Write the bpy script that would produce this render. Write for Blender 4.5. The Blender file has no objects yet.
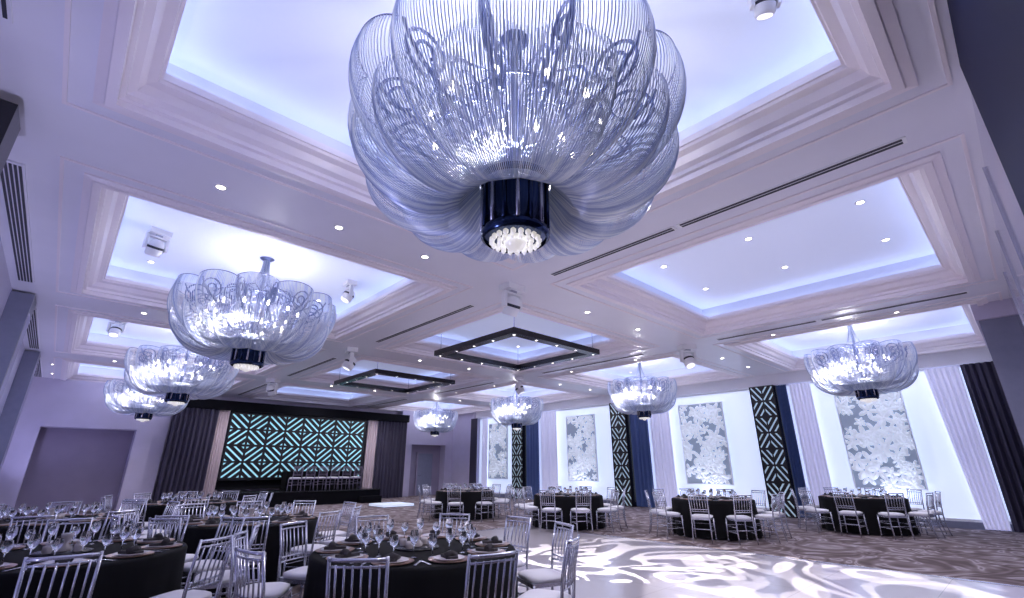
import bpy, math, random
from mathutils import Vector, Matrix
random.seed(7)
scene = bpy.context.scene
pi = math.pi
CEIL = 4.35
XL, XR, YF, YB = -1.2, 17.2, 23.4, -3.0
YN = -0.37
COLS = [1.97, 8.05, 14.10]
ROWS = [2.30, 8.45, 14.60, 20.70]
HX, HY = 2.28, 2.25

# ------------------------------------------------------------ materials
def new_mat(name):
    m = bpy.data.materials.new(name); m.use_nodes = True
    nt = m.node_tree
    return m, nt, nt.nodes["Principled BSDF"]
def pmat(name, col, rough=0.5, metal=0.0, emit=None, es=0.0, noise=0.0, nscale=8.0, trans=0.0, spec=None, bump=0.0):
    m, nt, b = new_mat(name)
    b.inputs["Base Color"].default_value = (*col, 1)
    b.inputs["Roughness"].default_value = rough
    b.inputs["Metallic"].default_value = metal
    b.inputs["Transmission Weight"].default_value = trans
    if spec is not None: b.inputs["Specular IOR Level"].default_value = spec
    if emit:
        b.inputs["Emission Color"].default_value = (*emit, 1)
        b.inputs["Emission Strength"].default_value = es
    if noise > 0 or bump > 0:
        tc = nt.nodes.new("ShaderNodeTexCoord")
        n = nt.nodes.new("ShaderNodeTexNoise"); n.inputs["Scale"].default_value = nscale; n.inputs["Detail"].default_value = 4
        nt.links.new(tc.outputs["Object"], n.inputs["Vector"])
        r = nt.nodes.new("ShaderNodeValToRGB")
        r.color_ramp.elements[0].position = .3; r.color_ramp.elements[1].position = .7
        r.color_ramp.elements[0].color = (*[c*(1-noise) for c in col], 1)
        r.color_ramp.elements[1].color = (*[min(1, c*(1+noise)) for c in col], 1)
        nt.links.new(n.outputs["Fac"], r.inputs["Fac"]); nt.links.new(r.outputs["Color"], b.inputs["Base Color"])
        if bump > 0:
            bp = nt.nodes.new("ShaderNodeBump"); bp.inputs["Strength"].default_value = bump; bp.inputs["Distance"].default_value = .01
            nt.links.new(n.outputs["Fac"], bp.inputs["Height"]); nt.links.new(bp.outputs["Normal"], b.inputs["Normal"])
    return m
class NT:
    def __init__(s, nt): s.nt = nt
    def _set(s, n, i, v):
        if isinstance(v, (int, float)): n.inputs[i].default_value = v
        else: s.nt.links.new(v, n.inputs[i])
    def math(s, op, a, b=0.0):
        n = s.nt.nodes.new("ShaderNodeMath"); n.operation = op
        s._set(n, 0, a); s._set(n, 1, b)
        return n.outputs[0]
    def mix(s, f, c1, c2):
        n = s.nt.nodes.new("ShaderNodeMix"); n.data_type = 'RGBA'
        s._set(n, 0, f)
        for i, c in ((6, c1), (7, c2)):
            if isinstance(c, tuple): n.inputs[i].default_value = (*c, 1)
            else: s.nt.links.new(c, n.inputs[i])
        return n.outputs[2]

M_ceil = pmat("painted_ceiling", (.80, .79, .88), .32, noise=.02, nscale=1.5)
M_mold = pmat("ceiling_molding_paint", (.88, .81, .86), .32)
M_panel = pmat("coffer_panel_added_glow", (.74, .78, .92), .6, emit=(.55, .63, 1.0), es=.28)  # emission added so the panels look luminous and brighten the room
M_cove_glow = pmat("cove_added_glow", (.8, .9, 1), .5, emit=(.52, .66, 1.0), es=3.6)  # glowing strip added out of sight to brighten the panel edges
M_wall = pmat("wall_paint", (.52, .48, .63), .7, noise=.04, nscale=2)
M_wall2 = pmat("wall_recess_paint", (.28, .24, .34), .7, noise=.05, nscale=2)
M_lwall = pmat("left_wall_paint", (.50, .49, .68), .6)
M_pil = pmat("pilaster_grey", (.20, .21, .30), .5, noise=.05)
M_near = pmat("polished_partition", (.60, .60, .76), .10, metal=.8)
M_navy = pmat("navy_panel", (.008, .012, .05), .6, spec=.15)
M_black = pmat("black_lacquer", (.012, .012, .016), .25)
M_blk2 = pmat("black_velvet", (.008, .008, .011), .9, spec=.1)
M_vent = pmat("vent_dark", (.03, .03, .05), .6)
M_silver = pmat("silver_paint", (.62, .63, .72), .25, metal=.8)
M_scroll = pmat("scroll_metal", (.22, .26, .45), .3, metal=.85)
M_cush = pmat("white_cushion", (.80, .78, .83), .7)
M_cloth = pmat("black_tablecloth", (.006, .006, .008), .85, spec=.15)
M_charger = pmat("copper_charger", (.40, .25, .20), .3, metal=.8)
M_plate = pmat("white_plate", (.70, .66, .70), .2)
M_nap = pmat("dark_napkin", (.03, .025, .03), .8)
M_glass = pmat("clear_glass", (.95, .97, 1), .03, trans=1.0)
M_bulb = pmat("glowing_bulb", (1, 1, 1), .4, emit=(1, .90, .80), es=16)
M_down = pmat("downlight_lens", (1, 1, 1), .4, emit=(1, .9, .78), es=18)
M_white = pmat("white_metal", (.88, .88, .92), .35)
M_bluecyl = pmat("blue_steel", (.03, .05, .12), .16, metal=.9)
M_crystal = pmat("crystal", (.9, .93, 1), .1, metal=.3, emit=(1, .93, .85), es=.5)
M_votive = pmat("votive_glass", (.5, .45, .45), .1)
M_dcurt = pmat("dark_purple_drape", (.048, .042, .078), .65)
M_ncurt = pmat("navy_drape", (.08, .13, .32), .55)
M_beige = pmat("beige_sheer_drape", (.60, .50, .54), .7)
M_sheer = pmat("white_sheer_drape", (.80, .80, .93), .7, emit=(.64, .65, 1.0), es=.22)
M_win = pmat("frosted_window", (.8, .86, 1), .4, emit=(.62, .72, 1.0), es=.72)
M_box = pmat("glow_box", (.9, .95, 1), .4, emit=(.6, .75, 1.0), es=.4)
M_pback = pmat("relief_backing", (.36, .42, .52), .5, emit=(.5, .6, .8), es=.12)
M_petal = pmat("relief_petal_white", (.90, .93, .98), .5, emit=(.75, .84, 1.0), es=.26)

def chain_mat():
    m, nt, b = new_mat("aluminium_chain"); T = NT(nt)
    tc = nt.nodes.new("ShaderNodeTexCoord"); sp = nt.nodes.new("ShaderNodeSeparateXYZ"); nt.links.new(tc.outputs["Object"], sp.inputs[0])
    ang = T.math("ARCTAN2", sp.outputs[1], sp.outputs[0])
    cb = nt.nodes.new("ShaderNodeCombineXYZ")
    nt.links.new(T.math("MULTIPLY", ang, 11.0), cb.inputs[0]); nt.links.new(T.math("MULTIPLY", sp.outputs[2], .9), cb.inputs[1])
    n = nt.nodes.new("ShaderNodeTexNoise"); n.inputs["Scale"].default_value = 1.6; n.inputs["Detail"].default_value = 3
    nt.links.new(cb.outputs[0], n.inputs["Vector"])
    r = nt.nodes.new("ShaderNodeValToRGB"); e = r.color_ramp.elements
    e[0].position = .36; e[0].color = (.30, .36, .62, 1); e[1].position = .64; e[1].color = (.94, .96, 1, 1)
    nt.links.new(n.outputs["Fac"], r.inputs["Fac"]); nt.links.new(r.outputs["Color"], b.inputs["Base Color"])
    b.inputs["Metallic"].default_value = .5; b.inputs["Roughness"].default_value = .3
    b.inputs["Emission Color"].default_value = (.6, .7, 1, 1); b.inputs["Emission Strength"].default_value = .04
    return m
M_chain = chain_mat()

def lattice_mat(name, axis_u, u0, cu, v0, cv, linecol, es, freq=7.0, thr=.25, base=(.006, .006, .01)):
    m, nt, b = new_mat(name); T = NT(nt)
    tc = nt.nodes.new("ShaderNodeTexCoord"); sp = nt.nodes.new("ShaderNodeSeparateXYZ")
    nt.links.new(tc.outputs["Object"], sp.inputs[0])
    u = T.math("DIVIDE", T.math("SUBTRACT", sp.outputs[axis_u], u0), cu); v = T.math("DIVIDE", T.math("SUBTRACT", sp.outputs[2], v0), cv)
    x = T.math("SUBTRACT", T.math("FRACT", u), .5); y = T.math("SUBTRACT", T.math("FRACT", v), .5)
    p = T.math("ABSOLUTE", T.math("ADD", x, y)); q = T.math("ABSOLUTE", T.math("SUBTRACT", x, y))
    d = T.math("MINIMUM", p, q)
    st = T.math("GREATER_THAN", T.math("COSINE", T.math("MULTIPLY", d, 2*pi*freq)), thr)
    ax = T.math("ABSOLUTE", x); ay = T.math("ABSOLUTE", y)
    gap = T.math("GREATER_THAN", T.math("MINIMUM", ax, ay), .03)
    edge = T.math("LESS_THAN", T.math("MAXIMUM", ax, ay), .465)
    f = T.math("MULTIPLY", T.math("MULTIPLY", st, gap), edge)
    col = T.mix(f, base, linecol)
    nt.links.new(col, b.inputs["Base Color"])
    b.inputs["Emission Color"].default_value = (*linecol, 1)
    nt.links.new(T.math("MULTIPLY", f, es), b.inputs["Emission Strength"])
    b.inputs["Roughness"].default_value = .3
    return m
M_screen = lattice_mat("led_screen_lattice", 0, 5.0, 1.4875, 1.0, 1.29, (.38, .74, .84), .42, 5.0, .50)
M_pillar = lattice_mat("pillar_lattice", 1, 5.39, .72, .0, 1.0, (.56, .74, .82), .20, 4.0, .50)

def carpet_mat():
    m, nt, b = new_mat("patterned_carpet"); T = NT(nt)
    tc = nt.nodes.new("ShaderNodeTexCoord")
    n1 = nt.nodes.new("ShaderNodeTexNoise"); n1.inputs["Scale"].default_value = .9; n1.inputs["Detail"].default_value = 1; n1.inputs["Distortion"].default_value = 1.2
    nt.links.new(tc.outputs["Object"], n1.inputs["Vector"])
    s1 = T.math("SINE", T.math("MULTIPLY", n1.outputs["Fac"], 45))
    v = nt.nodes.new("ShaderNodeTexVoronoi"); v.inputs["Scale"].default_value = .8; v.inputs["Randomness"].default_value = .8
    nt.links.new(tc.outputs["Object"], v.inputs["Vector"])
    s2 = T.math("SINE", T.math("MULTIPLY", v.outputs["Distance"], 24))
    f = T.math("ADD", T.math("MULTIPLY", T.math("ADD", s1, s2), .22), .5)
    r = nt.nodes.new("ShaderNodeValToRGB")
    e = r.color_ramp.elements; e[0].position = .15; e[0].color = (.085, .055, .055, 1); e[1].position = .55; e[1].color = (.18, .135, .14, 1)
    e2 = e.new(.78); e2.color = (.38, .33, .35, 1); e3 = e.new(.95); e3.color = (.14, .10, .11, 1)
    nt.links.new(f, r.inputs["Fac"])
    nt.links.new(r.outputs["Color"], b.inputs["Base Color"]); b.inputs["Roughness"].default_value = .9
    return m
M_carpet = carpet_mat()
def dance_mat():
    m, nt, b = new_mat("polished_dance_floor"); T = NT(nt)
    tc = nt.nodes.new("ShaderNodeTexCoord")
    br = nt.nodes.new("ShaderNodeTexBrick"); br.offset = 0
    br.inputs["Scale"].default_value = 1.0; br.inputs["Brick Width"].default_value = 1.2; br.inputs["Row Height"].default_value = 1.2
    br.inputs["Mortar Size"].default_value = .004
    br.inputs["Color1"].default_value = (.52, .48, .51, 1); br.inputs["Color2"].default_value = (.50, .46, .49, 1); br.inputs["Mortar"].default_value = (.36, .34, .36, 1)
    nt.links.new(tc.outputs["Object"], br.inputs["Vector"])
    nt.links.new(br.outputs["Color"], b.inputs["Base Color"]); b.inputs["Roughness"].default_value = .16
    return m
M_dance = dance_mat()

# ------------------------------------------------------------ mesh builder
class MB:
    def __init__(s): s.v = []; s.f = []; s.m = []; s.mats = []; s.sm = []
    def mi(s, mat):
        if mat not in s.mats: s.mats.append(mat)
        return s.mats.index(mat)
    def face(s, idx, mat, sm=False): s.f.append(idx); s.m.append(s.mi(mat)); s.sm.append(sm)
    def poly(s, pts, mat):
        b = len(s.v); s.v += [tuple(p) for p in pts]; s.face(tuple(range(b, b+len(pts))), mat)
    def box(s, x0, x1, y0, y1, z0, z1, mat, M=None):
        b = len(s.v)
        P = [(x0,y0,z0),(x1,y0,z0),(x1,y1,z0),(x0,y1,z0),(x0,y0,z1),(x1,y0,z1),(x1,y1,z1),(x0,y1,z1)]
        if M is not None: P = [tuple(M @ Vector(p)) for p in P]
        s.v += P
        for q in ((3,2,1,0),(4,5,6,7),(0,1,5,4),(1,2,6,5),(2,3,7,6),(3,0,4,7)): s.face(tuple(b+i for i in q), mat)
    def tube(s, pts, r, mat, n=6, closed=False, cap=True):
        pts = [Vector(p) for p in pts]; N = len(pts); b = len(s.v)
        rr = r if isinstance(r, (list, tuple)) else [r]*N
        up = None
        for i, p in enumerate(pts):
            if closed: t = pts[(i+1) % N]-pts[i-1]
            else: t = pts[min(i+1, N-1)]-pts[max(i-1, 0)]
            if t.length < 1e-9: t = Vector((0, 0, 1))
            t.normalize()
            if up is None:
                up = Vector((0, 0, 1)) if abs(t.z) < .9 else Vector((1, 0, 0))
            a = t.cross(up)
            if a.length < 1e-4: a = t.cross(Vector((0, 1, .3)))
            a.normalize(); c = a.cross(t).normalized(); up = c
            for k in range(n):
                an = 2*pi*k/n; q = p+(a*math.cos(an)+c*math.sin(an))*rr[i]; s.v.append(tuple(q))
        R = N if closed else N-1
        for i in range(R):
            j = (i+1) % N
            for k in range(n):
                l = (k+1) % n
                s.face((b+i*n+k, b+i*n+l, b+j*n+l, b+j*n+k), mat, True)
        if cap and not closed:
            s.face(tuple(b+k for k in range(n))[::-1], mat); s.face(tuple(b+(N-1)*n+k for k in range(n)), mat)
    def lathe(s, prof, mat, n=24, c=(0, 0, 0), fn=None):
        b = len(s.v)
        for (r, z) in prof:
            for k in range(n):
                a = 2*pi*k/n; rr = r*(fn(a, z) if fn else 1)
                s.v.append((c[0]+rr*math.cos(a), c[1]+rr*math.sin(a), c[2]+z))
        for i in range(len(prof)-1):
            for k in range(n):
                l = (k+1) % n
                s.face((b+i*n+k, b+i*n+l, b+(i+1)*n+l, b+(i+1)*n+k), mat, True)
    def disc(s, c, r, mat, n=16, up=True):
        b = len(s.v)
        for k in range(n):
            a = 2*pi*k/n; s.v.append((c[0]+r*math.cos(a), c[1]+r*math.sin(a), c[2]))
        t = tuple(range(b, b+n)); s.face(t if up else t[::-1], mat)
    def drape(s, p0, p1, z0, z1, mat, folds, amp, nz=6, pinch=None):
        p0 = Vector((*p0, 0)); p1 = Vector((*p1, 0)); d = p1-p0; nrm = Vector((-d.y, d.x, 0)).normalized()
        nu = folds*8; b = len(s.v)
        for j in range(nz+1):
            tz = j/nz; z = z0+(z1-z0)*tz
            w = pinch(tz) if pinch else (0, 1)
            for i in range(nu+1):
                t = i/nu; tt = w[0]+(w[1]-w[0])*t
                o = amp*(math.sin(2*pi*folds*t+.6*math.sin(5*t))+.3*math.sin(2*pi*folds*t*2.3+1+tz))*(1-.3*tz)
                q = p0+d*tt+nrm*o; s.v.append((q.x, q.y, z))
        for j in range(nz):
            for i in range(nu):
                a = b+j*(nu+1)+i; s.face((a, a+1, a+nu+2, a+nu+1), mat, True)
    def mesh(s, name):
        me = bpy.data.meshes.new(name); me.from_pydata(s.v, [], s.f)
        for m in s.mats: me.materials.append(m)
        me.polygons.foreach_set("material_index", s.m); me.polygons.foreach_set("use_smooth", s.sm)
        me.update(); return me
    def obj(s, name, loc=(0, 0, 0), rot=0.0):
        return inst(name, s.mesh(name), loc, rot)
COUNT = {}
def inst(name, me, loc=(0, 0, 0), rot=0.0, scale=1.0):
    k = COUNT.get(name, 0); COUNT[name] = k+1
    o = bpy.data.objects.new(name if k == 0 else "%s.%03d" % (name, k), me); scene.collection.objects.link(o)
    o.location = loc; o.rotation_euler = (0, 0, rot); o.scale = scale if isinstance(scale, tuple) else (scale,)*3
    return o

# ------------------------------------------------------------ room shell
b = MB(); b.box(XL-.2, XR+.5, YB-.2, YF+.2, -.15, 0, M_carpet); b.obj("floor")
DX, DY = 9.35, 9.5
b = MB(); b.box(4.35, DX, YN+.02, DY, 0.0, .015, M_dance); b.box(4.29, 4.35, YN+.02, DY+.06, 0, .02, M_silver); b.box(DX, DX+.06, YN+.02, DY+.06, 0, .02, M_silver); b.box(4.35, DX, DY, DY+.06, 0, .02, M_silver)
b.obj("dance_floor")

c = MB()
xs = [XL-.2]+[v for q in COLS for v in (q-HX, q+HX)]+[XR+.5]
for i in range(0, len(xs), 2): c.box(xs[i], xs[i+1], YB-.2, YF+.2, CEIL, CEIL+.7, M_ceil)
ys = [YB-.2]+[v for q in ROWS for v in (q-HY, q+HY)]+[YF+.2]
for q in COLS:
    for i in range(0, len(ys), 2): c.box(q-HX, q+HX, ys[i], ys[i+1], CEIL, CEIL+.7, M_ceil)
def ring(c, cx, cy, prof, mats, hx=HX, hy=HY):
    base = len(c.v)
    for (ins, z) in prof:
        a, bb = hx-ins, hy-ins
        c.v += [(cx-a, cy-bb, CEIL+z), (cx+a, cy-bb, CEIL+z), (cx+a, cy+bb, CEIL+z), (cx-a, cy+bb, CEIL+z)]
    for i in range(len(prof)-1):
        for k in range(4):
            l = (k+1) % 4
            c.face((base+i*4+k, base+(i+1)*4+k, base+(i+1)*4+l, base+i*4+l), mats[i] if isinstance(mats, list) else mats)
    return base+(len(prof)-1)*4
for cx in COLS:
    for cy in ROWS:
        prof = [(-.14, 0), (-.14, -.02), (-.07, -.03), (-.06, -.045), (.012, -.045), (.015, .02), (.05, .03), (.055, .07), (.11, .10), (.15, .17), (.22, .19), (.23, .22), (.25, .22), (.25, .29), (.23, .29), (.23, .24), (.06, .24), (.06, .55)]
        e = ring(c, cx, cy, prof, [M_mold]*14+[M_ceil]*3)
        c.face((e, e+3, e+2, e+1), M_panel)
        ring(c, cx, cy, [(.09, .245), (.09, .27), (.13, .27), (.13, .245)], M_cove_glow)
        ring(c, cx, cy, [(-.30, 0), (-.30, -.014), (-.33, -.014), (-.33, 0)], M_mold)
c.box(XL-.2, XR+.5, YB-.2, YF+.2, CEIL+.7, CEIL+.8, M_ceil)
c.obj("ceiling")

c = MB()
def slot(c, x0, x1, y0, y1):
    c.box(x0, x1, y0, y1, CEIL-.012, CEIL-.001, M_white)
    w = (x1-x0)
    for k in (.12, .58): c.box(x0+w*k, x0+w*(k+.3), y0+.03, y1-.03, CEIL-.016, CEIL-.002, M_vent)
for y0, y1 in ((.1, 2.4), (2.45, 4.6), (6.6, 10.4), (12.8, 16.6), (18.8, 22.6)):
    slot(c, 5.10, 5.22, y0, y1)
    slot(c, 11.02, 11.14, y0, y1)
c.obj("ceiling_slot_diffuser")
c = MB()
for y0, y1 in ((1.5, 4.1), (6.3, 10.7), (12.6, 17), (18.5, 22.5)):
    c.box(-1.10, -.90, y0, y1, CEIL-.02, CEIL-.001, M_ceil)
    for k in range(5): c.box(-1.088+k*.036, -1.088+k*.036+.022, y0+.04, y1-.04, CEIL-.026, CEIL-.002, M_vent)
c.obj("ceiling_air_grille")
c = MB()
c.box(XL+.001, XL+.10, 5.15, 5.25, 3.95, 4.05, M_vent); c.box(XL+.10, XL+.32, 5.0, 5.4, 3.75, 4.25, M_black)
c.lathe([(.08, 0), (.07, .006), (.001, .004)], M_vent, 16, (XL+.21, 5.2, 3.735)); c.obj("wall_speaker")

def dl(c, x, y, z, r=.045):
    c.lathe([(r+.02, 0), (r+.02, -.008), (r, -.01), (r, 0)], M_white, 14, (x, y, z))
    c.disc((x, y, z-.004), r, M_down, 14, up=False)
c = MB()
for y in (5.4, 11.5, 17.65):
    for x in (.66, 2.0, 3.3, 7.1, 8.9, 13.2, 15.0): dl(c, x, y, CEIL)
for y in (1.2, 3.5, 7.2, 9.6, 13.4, 15.8): dl(c, 11.6, y, CEIL, .035)
for x in (7.35, 9.0):
    for y in (.8, 2.3, 3.8): dl(c, x, y, CEIL+.55)
for cx in COLS:
    for cy in ROWS[1:]:
        for sx in (-1.5, 1.5):
            for sy in (-1.5, 1.5): dl(c, cx+sx, cy+sy, CEIL+.55, .04)
for y in (19.5, 21.5): dl(c, -.65, y, CEIL)
c.obj("recessed_downlights")

# walls
w = MB(); w.box(XL-.2, XL, YB-.2, YF+.2, 0, CEIL, M_lwall); w.obj("wall_left")
w = MB(); w.box(XL+.001, XL+.03, YB, YF-.75, 0, .14, M_white); w.obj("baseboard_left")
for i, y0 in enumerate((1.0, 11.4, 17.4)):
    c = MB(); c.box(XL+.001, XL+.3, y0, y0+.75, .001, CEIL-.03, M_pil); c.box(XL+.001, XL+.36, y0-.06, y0+.81, .001, .18, M_pil)
    for k in range(3): c.box(XL+.3, XL+.31, y0+.12+.2*k, y0+.22+.2*k, .25, CEIL-.35, M_lwall)
    c.obj("pilaster")
w = MB(); w.box(XL, XR, YB-.2, YB, 0, CEIL, M_wall); w.obj("wall_back")
w = MB()
w.box(1.5, XR, YN-.15, YN, 0, CEIL, M_near)
w.box(1.5, 4.4, YN, YN+.03, 0, CEIL, M_navy)
for x in (6.3, 8.3, 10.3): w.box(x, x+.03, YN, YN+.02, 0, CEIL, M_silver)
w.box(12.2, 16.2, YN, .12, 0, CEIL, M_pil)
w.box(12.1, 16.3, YN, .16, CEIL-.3, CEIL, M_wall)
w.obj("wall_near")
w = MB()
w.box(XL, XR+.5, YF, YF+.2, 0, CEIL, M_wall)
w.box(XL, -.55, YF-.7, YF, 0, CEIL, M_wall)
w.box(2.05, 3.0, YF-.7, YF, 0, CEIL, M_wall)
w.box(-.55, 2.05, YF-.7, YF, 2.75, CEIL, M_wall)
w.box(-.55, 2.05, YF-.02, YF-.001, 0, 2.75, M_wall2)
w.box(13.3, 14.0, YF-.5, YF, 0, CEIL, M_wall)
w.box(14.0, 16.2, YF-.5, YF, 2.6, CEIL, M_wall)
w.box(16.2, XR, YF-.5, YF, 0, CEIL, M_wall)
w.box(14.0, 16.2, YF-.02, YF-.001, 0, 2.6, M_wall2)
w.obj("wall_stage")
d = MB()
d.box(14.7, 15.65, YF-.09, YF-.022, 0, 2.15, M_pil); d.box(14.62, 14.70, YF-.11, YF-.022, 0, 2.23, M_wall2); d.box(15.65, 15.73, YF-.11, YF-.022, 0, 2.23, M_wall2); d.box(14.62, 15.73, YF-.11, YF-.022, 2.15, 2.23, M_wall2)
d.tube([(14.8, YF-.09, 1.0), (14.8, YF-.15, 1.0), (14.92, YF-.15, 1.0)], .012, M_silver)
d.obj("door_1")

# window wall
w = MB()
w.box(XR, XR+.5, YB, YF, 0, CEIL, M_wall)
w.box(XR-.35, XR, YN, YF-.5, 4.0, CEIL, M_ceil)
w.box(XR-.12, XR, YN, 20.9, 0, .16, M_pil)
w.box(XR-.5, XR, 21.0, YF-.5, 0, CEIL, M_wall)
w.obj("wall_right")
bays = [(0.1, 5.38), (6.12, 11.14), (11.88, 17.2), (17.95, 21.0)]
pan = [(2.2, 3.75), (7.25, 8.85), (12.9, 14.45), (18.55, 19.95)]
for i, (a, bb) in enumerate(bays):
    c = MB(); c.box(XR-.06, XR-.001, a, bb, .16, 4.0, M_win)
    c.box(XR-.08, XR-.055, a, a+.05, .16, 4.0, M_white); c.box(XR-.08, XR-.055, bb-.05, bb, .16, 4.0, M_white)
    c.box(XR-.09, XR-.055, a, bb, 3.95, 4.0, M_white); c.box(XR-.09, XR-.055, a, bb, .16, .22, M_white)
    c.obj("window_%d" % (i+1))
    p = MB(); y0, y1 = pan[i]; z0, z1 = .9, 3.62
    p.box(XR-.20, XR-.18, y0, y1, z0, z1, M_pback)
    for q in ((y0-.03, y0, z0-.03, z1+.03), (y1, y1+.03, z0-.03, z1+.03), (y0, y1, z0-.03, z0), (y0, y1, z1, z1+.03)):
        p.box(XR-.25, XR-.17, q[0], q[1], q[2], q[3], M_white)
    for k in range(74):
        R = random.uniform(.12, .30); cy = random.uniform(y0+.05, y1-.05); cz = random.uniform(z0+.05, z1-.05); ph = random.uniform(0, 6.3); dx = XR-.21-random.uniform(0, .07)
        for m_ in range(5):
            a0 = ph+m_*2*pi/5; base = len(p.v)
            p.v.append((dx-.06, min(y1, max(y0, cy+R*.55*math.cos(a0))), min(z1, max(z0, cz+R*.55*math.sin(a0)))))
            for t in range(10):
                an = 2*pi*t/10; lx = R*.55+R*.5*math.cos(an); ly = R*.25*math.sin(an)
                yy = cy+lx*math.cos(a0)-ly*math.sin(a0); zz = cz+lx*math.sin(a0)+ly*math.cos(a0)
                p.v.append((dx, min(y1, max(y0, yy)), min(z1, max(z0, zz))))
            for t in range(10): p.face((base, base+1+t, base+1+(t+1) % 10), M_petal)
    for yy in (y0+.2, y1-.2):
        for zz in (1.2, 3.3): p.tube([(XR-.18, yy, zz), (XR-.09, yy, zz)], .012, M_silver)
    p.obj("decorative_floral_panel")
for i, yc in enumerate((5.75, 11.51, 17.57)):
    p = MB(); p.box(XR-.42, XR-.001, yc-.36, yc+.36, 0, 3.999, M_pillar)
    p.box(XR-.44, XR-.001, yc-.38, yc-.36, 0, 3.999, M_black); p.box(XR-.44, XR-.001, yc+.36, yc+.38, 0, 3.999, M_black)
    p.obj("lattice_column")
def curtain(p0, p1, z0, z1, mat, folds, amp, nm, pinch=None):
    c = MB(); c.drape(p0, p1, z0, z1, mat, folds, amp, 8, pinch); return c.obj(nm)
X = XR-.24
curtain((X-.08, .80), (X-.08, .0), .02, 3.98, M_dcurt, 6, .06, "dark_drape_curtain")
curtain((X+.03, 1.55), (X+.03, .84), .02, 3.98, M_sheer, 6, .05, "sheer_curtain", lambda tz: (.35*(1-tz), 1))
for (a, bb, cc) in ((4.35, 5.0, 5.36), (9.3, 10.2, 11.1), (15.1, 16.2, 17.15)):
    curtain((X+.03, a), (X+.03, bb-.03), .02, 3.98, M_sheer, 6, .05, "sheer_curtain")
    curtain((X, bb+.03), (X, cc), .02, 3.98, M_ncurt, 5, .07, "navy_drape_curtain")
curtain((X-.3, 20.6), (X-.3, 21.2), .02, 3.98, M_dcurt, 5, .06, "dark_drape_curtain")
curtain((X+.03, 20.1), (X+.03, 20.6), .02, 3.98, M_sheer, 4, .05, "sheer_curtain")

# stage
SY = 22.4
s = MB()
s.box(3.0, 13.3, SY-.25, YF-.71, 3.66, 4.02, M_blk2)
s.box(4.9, 11.1, SY+.08, SY+.2, .6, 3.66, M_blk2)
s.obj("stage_proscenium")
s = MB(); s.box(5.0, 10.95, SY, SY+.06, 1.0, 3.58, M_screen)
for q in ((4.94, 5.0, .94, 3.64), (10.95, 11.01, .94, 3.64), (5.0, 10.95, .94, 1.0), (5.0, 10.95, 3.58, 3.64)): s.box(q[0], q[1], SY-.03, SY+.06, q[2], q[3], M_black)
s.obj("led_stage_screen")
curtain((3.0, SY-.1), (4.5, SY-.1), .02, 3.65, M_dcurt, 9, .08, "dark_drape_curtain")
curtain((4.54, SY-.05), (4.92, SY-.05), .02, 3.65, M_beige, 4, .05, "beige_sheer_curtain")
curtain((11.1, SY-.05), (11.6, SY-.05), .02, 3.65, M_beige, 4, .05, "beige_sheer_curtain")
curtain((11.65, SY-.1), (13.25, SY-.1), .02, 3.65, M_dcurt, 9, .08, "dark_drape_curtain")
s = MB(); s.box(5.0, 11.0, 20.4, SY-.2, 0, .5, M_blk2); s.box(5.0, 11.0, 20.36, SY-.2, .5, .54, M_black)
s.box(10.0, 10.9, 20.0, 20.36, 0, .27, M_blk2); s.obj("stage_platform")
s = MB(); s.box(7.2, 10.3, 21.3, 21.9, .54+.70, .54+.74, M_cloth); s.drape((7.2, 21.3), (10.3, 21.3), .545, .54+.72, M_cloth, 18, .02, 3)
s.drape((7.2, 21.9), (10.3, 21.9), .545, .54+.72, M_cloth, 18, .02, 3); s.box(7.22, 7.24, 21.3, 21.9, .545, 1.25, M_cloth); s.box(10.26, 10.28, 21.3, 21.9, .545, 1.25, M_cloth)
s.obj("head_table")
s = MB(); s.box(9.5, 10.8, 17.2, 18.4, 0.03, .10, M_box); s.box(9.46, 10.84, 17.16, 18.44, 0, .03, M_silver); s.obj("illuminated_riser")

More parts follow.
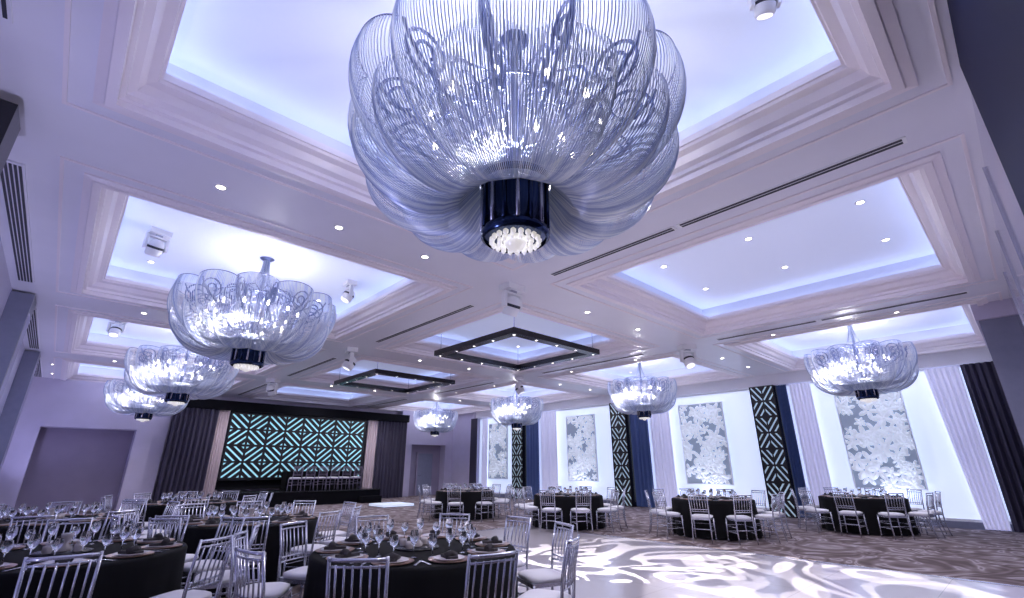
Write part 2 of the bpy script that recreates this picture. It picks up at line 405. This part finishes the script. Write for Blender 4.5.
# ------------------------------------------------------------ chair
def make_chair(nm, S):
    c = MB()
    z = .44
    for sx in (-1, 1):
        c.tube([(sx*.195, .19, z), (sx*.20, .195, .22), (sx*.205, .205, 0)], [.016, .014, .010], S)
        c.tube([(sx*.185, -.235, 0), (sx*.18, -.19, .22), (sx*.175, -.18, z), (sx*.178, -.20, .68), (sx*.182, -.245, .92)], [.011, .014, .015, .013, .011], S)
        for zz in (.2, .3): c.tube([(sx*.20, .2, zz), (sx*.18, -.19, zz)], .007, S)
        for zz in (.05, .12, .36): c.lathe([(.012, -.008), (.019, 0), (.012, .008)], S, 8, (sx*.203, .2, zz))
    for zz in (.2, .32): c.tube([(-.2, .2, zz), (.2, .2, zz)], .007, S)
    c.tube([(-.18, -.2, .25), (.18, -.2, .25)], .007, S)
    prof = [(-.205, .205), (.205, .205), (.18, -.19), (-.18, -.19)]
    bb = len(c.v)
    for zz in (z-.02, z+.015):
        for p in prof: c.v.append((p[0], p[1], zz))
    for k in range(4):
        l = (k+1) % 4; c.face((bb+k, bb+4+k, bb+4+l, bb+l), S)
    c.face((bb, bb+1, bb+2, bb+3), S); c.face((bb+7, bb+6, bb+5, bb+4), S)
    n = 20; b0 = len(c.v)
    for (sc, zz) in ((.93, z+.012), (1.02, z+.03), (1.0, z+.05), (.8, z+.066), (.4, z+.07)):
        for k in range(n):
            a = 2*pi*k/n; ca, sa = math.cos(a), math.sin(a); q = (abs(ca)**5+abs(sa)**5)**(-1/5)
            yy = .19*q*sa*sc+.008; xx = (.195+.02*(yy/.2))*q*ca*sc
            c.v.append((xx, yy, zz))
    for i in range(4):
        for k in range(n):
            l = (k+1) % n; c.face((b0+i*n+k, b0+i*n+l, b0+(i+1)*n+l, b0+(i+1)*n+k), M_cush, True)
    c.face(tuple(b0+4*n+k for k in range(n)), M_cush)
    def rail(zz, yb, bow, r):
        c.tube([(x*.18, yb-bow*(1-x*x), zz) for x in (-1, -.6, -.2, .2, .6, 1)], r, S)
    rail(.905, -.243, .025, .013); rail(.865, -.233, .025, .008); rail(.62, -.19, .02, .008); rail(.58, -.187, .02, .008)
    for k in range(6):
        x = (-.75+1.5*k/5)
        c.tube([(x*.18, -.187-.02*(1-x*x), .58), (x*.18, -.205-.02*(1-x*x), .72), (x*.18, -.236-.025*(1-x*x), .875)], .007, S, 5)
    return c.mesh(nm)
ME_chair = make_chair("dining_chair", M_silver)
ME_chair_d = make_chair("stage_chair", M_wall2)

def make_table():
    c = MB(); n = 96; R = .90
    def fn(a, z):
        k = max(0, (.74-z)/.74); return 1+.03*k*math.sin(a*14+.6*math.sin(3*a))+.015*k*math.sin(a*29+1)
    c.lathe([(R+.02, .02), (R+.015, .2), (R+.005, .45), (R, .68), (R, .735), (R-.01, .752), (R-.03, .757), (.001, .757)], M_cloth, n, fn=fn)
    for k in range(10):
        a = 2*pi*k/10; x, y = math.cos(a)*.70, math.sin(a)*.70
        c.lathe([(.001, .760), (.15, .762), (.165, .772), (.16, .774), (.12, .766), (.001, .766)], M_charger, 20, (x, y, 0))
        c.lathe([(.001, .768), (.09, .77), (.125, .782), (.12, .784), (.085, .775), (.001, .775)], M_plate, 20, (x, y, 0))
        M = Matrix.Translation((x, y, 0)) @ Matrix.Rotation(a, 4, 'Z')
        c.box(-.09, .09, -.035, .035, .777, .797, M_nap, M)
        c.tube([M @ Vector((.02, -.045, .79)), M @ Vector((.03, 0, .81)), M @ Vector((.02, .045, .79))], .03, M_nap, 6)
        for sgn in (-1, 1):
            c.box(-.1, .1, sgn*.2-.01, sgn*.2+.01, .760, .764, M_silver, M)
        for dx, dy, h in ((-.22, .10, .20), (-.20, -.06, .16)):
            q = M @ Vector((dx, dy, 0))
            c.lathe([(.001, .760), (.033, .762), (.005, .768), (.004, .76+h*.45), (.02, .76+h*.52), (.036, .76+h*.68), (.036, .76+h*.82), (.029, .76+h)], M_glass, 12, (q.x, q.y, 0))
    c.lathe([(.001, .76), (.2, .76), (.2, .772), (.001, .772)], M_black, 24)
    c.lathe([(.05, .775), (.055, .80), (.02, .83), (.04, .88), (.045, .91), (.001, .90)], M_votive, 16)
    for k in range(4):
        a = k*pi/2+.4
        c.lathe([(.03, .775), (.035, .80), (.035, .83), (.03, .83), (.001, .81)], M_votive, 12, (.14*math.cos(a), .14*math.sin(a), 0))
    return c.mesh("round_banquet_table")
ME_table = make_table()
tables = [(2.6, 4.05, .12), (.25, 5.9, .3), (2.2, 7.7, .05), (.17, 9.6, .2), (9.6, 12.4, .1), (11.4, 5.4, .22), (14.7, 3.2, .0), (10.15, 8.7, .35), (2.3, 12.2, .2)]
for i, (tx, ty, ph) in enumerate(tables):
    inst("round_banquet_table", ME_table, (tx, ty, 0), ph)
    for k in range(10):
        a = ph+2*pi*k/10+random.uniform(-.04, .04); r = 1.20+random.uniform(-.02, .07)
        x, y = tx+r*math.cos(a), ty+r*math.sin(a)
        if x < XL+.35: continue
        inst("dining_chair", ME_chair, (x, y, 0.021 if (4.0 < x < DX+.3 and y < DY+.3) else 0.001), a+pi/2+random.uniform(-.12, .12))
for k in range(6):
    inst("stage_chair", ME_chair_d, (7.45+.52*k, 20.95, .545), 0)

# ------------------------------------------------------------ chandelier
def make_chandelier():
    c = MB()
    def tier(n, lobes, r0, z0, R, H, end, seg=16, rad=.0040, amp=.14, rim=True, ph=0, lp=0.0, scal=6, dip=.34, dw=.20):
        ends = []
        for k in range(n):
            th = 2*pi*k/n+ph; L = abs(math.sin(lobes*(th+lp)/2))**.6
            fe = math.radians(end-scal+scal*L)
            pts = []
            for i in range(seg+1):
                t = i/seg; f = -pi/2+(fe+pi/2)*t**.9 if t > 0 else -pi/2
                am = amp*min(1, .15+t*1.5)
                Rt = R*((1-am)+am*L)
                r = r0+(Rt-r0)*max(0, math.cos(f))**.9; z = z0+H+H*math.sin(f)+dip*math.exp(-(r-r0)/dw)+.03*(1-L)*math.sin(pi*min(1, t*1.5))
                pts.append((r*math.cos(th), r*math.sin(th), z))
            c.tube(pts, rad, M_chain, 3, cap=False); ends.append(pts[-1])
        if rim: c.tube(ends, .006, M_scroll, 5, closed=True)
    tier(340, 12, .27, .06, 1.20, .62, 4, amp=.12, lp=.26, rim=False, scal=0, dip=.36)
    tier(400, 12, .28, .24, 1.28, .74, 16, ph=.05, amp=.11, dip=.24, scal=4)
    tier(130, 12, .27, .50, .74, .60, 10, amp=.05, rim=False, scal=0, dip=.05)
    for k in range(60):
        th = 2*pi*k/60; r = .36
        c.tube([(r*math.cos(th), r*math.sin(th), 1.2), ((r-.03)*math.cos(th), (r-.03)*math.sin(th), .52)], .0035, M_chain, 3, cap=False)
    c.tube([(.36*math.cos(2*pi*k/32), .36*math.sin(2*pi*k/32), 1.2) for k in range(32)], .012, M_scroll, 6, closed=True)
    for k in range(12):
        th = 2*pi*k/12
        P = lambda r, z: (r*math.cos(th), r*math.sin(th), z)
        c.tube([P(.06, .75), P(.3, .70), P(.6, .76), P(.9, .94), P(1.05, 1.08), P(1.09, 1.17)], .014, M_scroll, 6)
        for (cr, cz, R0, a0, sg, tr) in ((.88, 1.04, .20, -pi/2, 1, 3.8), (.52, 1.06, .18, pi/2, -1, 3.4)):
            sp = []
            for i in range(28):
                t = i/27; a = a0+sg*t*tr*pi; rr = R0*(1-.8*t); sp.append(P(cr+rr*math.cos(a), cz+rr*math.sin(a)))
            c.tube(sp, .013, M_scroll, 5)
        c.tube([P(.1, 1.3), P(.35, 1.32), P(.52, 1.24)], .010, M_scroll, 5)
        x, y, _ = P(.66, 0)
        c.lathe([(.001, .78), (.05, .80), (.02, .82), (.014, .83), (.014, .88), (.001, .885)], M_scroll, 8, (x, y, 0))
        c.lathe([(.008, .88), (.022, .905), (.018, .935), (.001, .975)], M_bulb, 8, (x, y, 0))
        x, y, _ = P(.44, 0)
        c.lathe([(.008, .62), (.020, .645), (.016, .675), (.001, .71)], M_bulb, 8, (x, y, 0))
    c.lathe([(.225, .0), (.25, .02), (.25, .06), (.235, .07), (.235, .44), (.26, .45), (.27, .49), (.15, .51)], M_bluecyl, 28)
    for k in range(16):
        th = 2*pi*k/16; c.tube([(.242*math.cos(th), .242*math.sin(th), .06), (.242*math.cos(th), .242*math.sin(th), .45)], .016, M_bluecyl if k % 2 else M_silver, 6)
    c.disc((0, 0, .02), .23, M_bluecyl, 24, up=False)
    for rr_, nn in ((.17, 20), (.115, 12)):
        for k in range(nn):
            th = 2*pi*k/nn; c.lathe([(.001, -.04), (.02, -.018), (.02, .005), (.001, .02)], M_crystal, 6, (rr_*math.cos(th), rr_*math.sin(th), -.01*(.2-rr_)*10))
    c.lathe([(.001, -.09), (.05, -.075), (.085, -.03), (.09, .01), (.07, .03)], M_crystal, 14)
    c.lathe([(.07, .50), (.03, .55), (.03, .7), (.06, .75), (.03, .8), (.028, 1.1), (.06, 1.2), (.03, 1.28), (.02, 1.85), (.10, 1.89), (.12, 1.91)], M_scroll, 14)
    for k in range(44):
        th = 2*pi*k/44
        c.tube([((.05+.24*(t**2.2))*math.cos(th), (.05+.24*(t**2.2))*math.sin(th), 1.88-.66*t) for t in (0, .25, .5, .75, 1)], .004, M_chain, 3, cap=False)
    return c.mesh("crystal_chandelier")
ME_ch = make_chandelier()
CZ = 2.985
CH = []
for cx in (COLS[0], COLS[2]):
    for cy in ROWS:
        if cx < 5: CH.append((cx+.10, cy-.12, 1.0) if cy < 3 else (cx-.02, cy-.05, .98))
        else: CH.append((cx-.05, cy+.14, .90))
for i, (x, y, sc) in enumerate(CH):
    inst("crystal_chandelier", ME_ch, (x, y, CZ), .1+i*.4, (sc, sc, 1.0))

for i, cy in enumerate(ROWS[1:3]):
    c = MB(); cx = COLS[1]; h = 1.5; wd = .22; z0, z1 = 4.14, 4.27
    c.box(cx-h, cx+h, cy-h, cy-h+wd, z0, z1, M_black); c.box(cx-h, cx+h, cy+h-wd, cy+h, z0, z1, M_black)
    c.box(cx-h, cx-h+wd, cy-h+wd, cy+h-wd, z0, z1, M_black); c.box(cx+h-wd, cx+h, cy-h+wd, cy+h-wd, z0, z1, M_black)
    for sx in (-1, 1):
        for sy in (-1, 1): c.tube([(cx+sx*(h-.12), cy+sy*(h-.12), z1), (cx+sx*(h-.12), cy+sy*(h-.12), CEIL+.549)], .006, M_silver)
    for t in (-1, -.5, 0, .5, 1):
        for sg in (-1, 1):
            dl(c, cx+t*(h-.12), cy+sg*(h-.12), z0, .022)
            if abs(t) < 1: dl(c, cx+sg*(h-.12), cy+t*(h-.12), z0, .022)
    c.obj("suspended_square_light_frame")

M_bulb2 = pmat("stage_light_lens", (.9, .9, 1), .1, emit=(.85, .85, 1), es=1.6)
def make_head():
    c = MB()
    c.box(-.16, .16, -.11, .11, -.09, 0, M_white); c.box(-.05, .05, -.05, .05, -.12, -.09, M_silver)
    c.box(-.15, .15, -.04, .04, -.15, -.12, M_white)
    for s_ in (-1, 1): c.box(s_*.15-.02, s_*.15+.02, -.04, .04, -.36, -.12, M_white)
    M = Matrix.Translation((0, 0, -.31)) @ Matrix.Rotation(math.radians(25), 4, 'X')
    prof = [(.05, .14), (.10, .10), (.12, 0), (.115, -.12), (.10, -.15), (.085, -.15)]
    b0 = len(c.v); c.lathe(prof, M_white, 16); c.lathe([(.121, -.02), (.124, 0), (.121, .02)], M_vent, 16); c.disc((0, 0, -.145), .088, M_bulb2, 16, up=False); c.disc((0, 0, .14), .05, M_white, 16)
    for i in range(b0, len(c.v)): c.v[i] = tuple(M @ Vector(c.v[i]))
    return c.mesh("moving_head_stage_light")
ME_head = make_head()
heads = [(5.03, 5.38, CEIL-.001, 1.15), (5.03, 11.5, CEIL-.001, 1.2), (11.09, 5.38, CEIL-.001, 1.2), (11.09, 11.5, CEIL-.001, 1.2), (5.03, 17.65, CEIL-.001, 1.2),
         (.4, 8.45, CEIL+.549, .9), (3.5, 8.45, CEIL+.549, .9), (.4, 14.6, CEIL+.549, 1), (3.5, 14.6, CEIL+.549, 1), (3.1, .55, CEIL+.549, .62)]
for i, p in enumerate(heads):
    inst("moving_head_stage_light", ME_head, p[:3], i*1.3, p[3])

# ------------------------------------------------------------ lights
def light(name, kind, loc, energy, col, size=.1, target=None, **kw):
    l = bpy.data.lights.new(name, kind); l.energy = energy; l.color = col
    l.shadow_soft_size = size
    for k, v in kw.items(): setattr(l, k, v)
    o = bpy.data.objects.new(name, l); scene.collection.objects.link(o); o.location = loc
    if target is not None: o.rotation_euler = (Vector(target)-Vector(loc)).to_track_quat('-Z', 'Y').to_euler()
    return o
for i, (x, y, sc) in enumerate(CH):
    light("chandelier_lamp", 'POINT', (x, y, CZ+.85), 135, (.96, .93, 1.0), .10)
    light("chandelier_downlamp", 'SPOT', (x, y, CZ-.14), 70, (.97, .92, 1.0), .05, target=(x, y, 0), spot_size=2.6, spot_blend=.8)
for cy in ROWS:
    light("coffer_lamp", 'SPOT', (COLS[1], cy, CEIL+.45), 185, (.94, .91, 1.0), .06, target=(COLS[1], cy, 0), spot_size=2.5, spot_blend=.8)
for x in (5.03, 11.1):
    for y in (2.3, 8.45, 14.6, 20.5):
        light("beam_fill_spot", 'SPOT', (x, y, CEIL-.05), 200, (.96, .92, 1.0), .05, target=(x, y, 0), spot_size=2.7, spot_blend=.8)  # fill spots added without fixtures, light the floor for bounce
for y in (3.5, 9.5, 15.5, 21.3):
    light("wall_fill_spot", 'SPOT', (XL+.3, y, .3), 180, (.58, .58, 1.0), .05, target=(XL+1.5, y, 4.3), spot_size=2.4, spot_blend=1)  # unseen floor spots added as ambient fill for wall and ceiling
for y in (2.9, 8.0, 13.6):
    light("window_uplight", 'SPOT', (XR-.7, y, .1), 60, (.7, .76, 1.0), .05, target=(XR-.2, y, 4.3), spot_size=2.2, spot_blend=1)
def gobo(l, sc, seed):
    l.use_nodes = True; nt = l.node_tree; T = NT(nt)
    em = [n for n in nt.nodes if n.type == 'EMISSION'][0]
    tc = nt.nodes.new("ShaderNodeTexCoord"); sp = nt.nodes.new("ShaderNodeSeparateXYZ"); nt.links.new(tc.outputs["Normal"], sp.inputs[0])
    cb = nt.nodes.new("ShaderNodeCombineXYZ")
    nt.links.new(T.math("DIVIDE", sp.outputs[0], sp.outputs[2]), cb.inputs[0]); nt.links.new(T.math("DIVIDE", sp.outputs[1], sp.outputs[2]), cb.inputs[1]); cb.inputs[2].default_value = seed
    w = nt.nodes.new("ShaderNodeTexNoise"); w.inputs["Scale"].default_value = sc; w.inputs["Distortion"].default_value = 1.8; w.inputs["Detail"].default_value = .5
    nt.links.new(cb.outputs[0], w.inputs["Vector"])
    f = T.math("SINE", T.math("MULTIPLY", w.outputs["Fac"], 30))
    nt.links.new(T.math("GREATER_THAN", f, .2), em.inputs["Strength"])
for i, (loc, tg, en, sz) in enumerate((((5.03, 5.1, 3.6), (7.2, 5.2, 0), 2400, .85), ((11.0, 5.1, 3.6), (7.7, 2.6, 0), 2600, .7), ((3.15, .62, 4.4), (6.6, 1.7, 0), 2800, .65))):
    o = light("gobo_spot", 'SPOT', loc, en, (1, .97, 1), .01, target=tg, spot_size=sz, spot_blend=.1)
    gobo(o.data, 2.6, i*1.7)

wd = bpy.data.worlds.new("World"); scene.world = wd; wd.use_nodes = True
wd.node_tree.nodes["Background"].inputs[0].default_value = (.5, .52, .8, 1); wd.node_tree.nodes["Background"].inputs[1].default_value = .4
scene.view_settings.view_transform = 'Standard'

# ------------------------------------------------------------ camera
cam = bpy.data.cameras.new("Camera"); cam.lens = 465*36/1024; cam.sensor_width = 36; cam.clip_start = .05
co = bpy.data.objects.new("Camera", cam); scene.collection.objects.link(co)
co.location = (0, 0, 1.45); co.rotation_euler = (math.radians(90+19.86), 0, math.radians(-43.06))
scene.camera = co
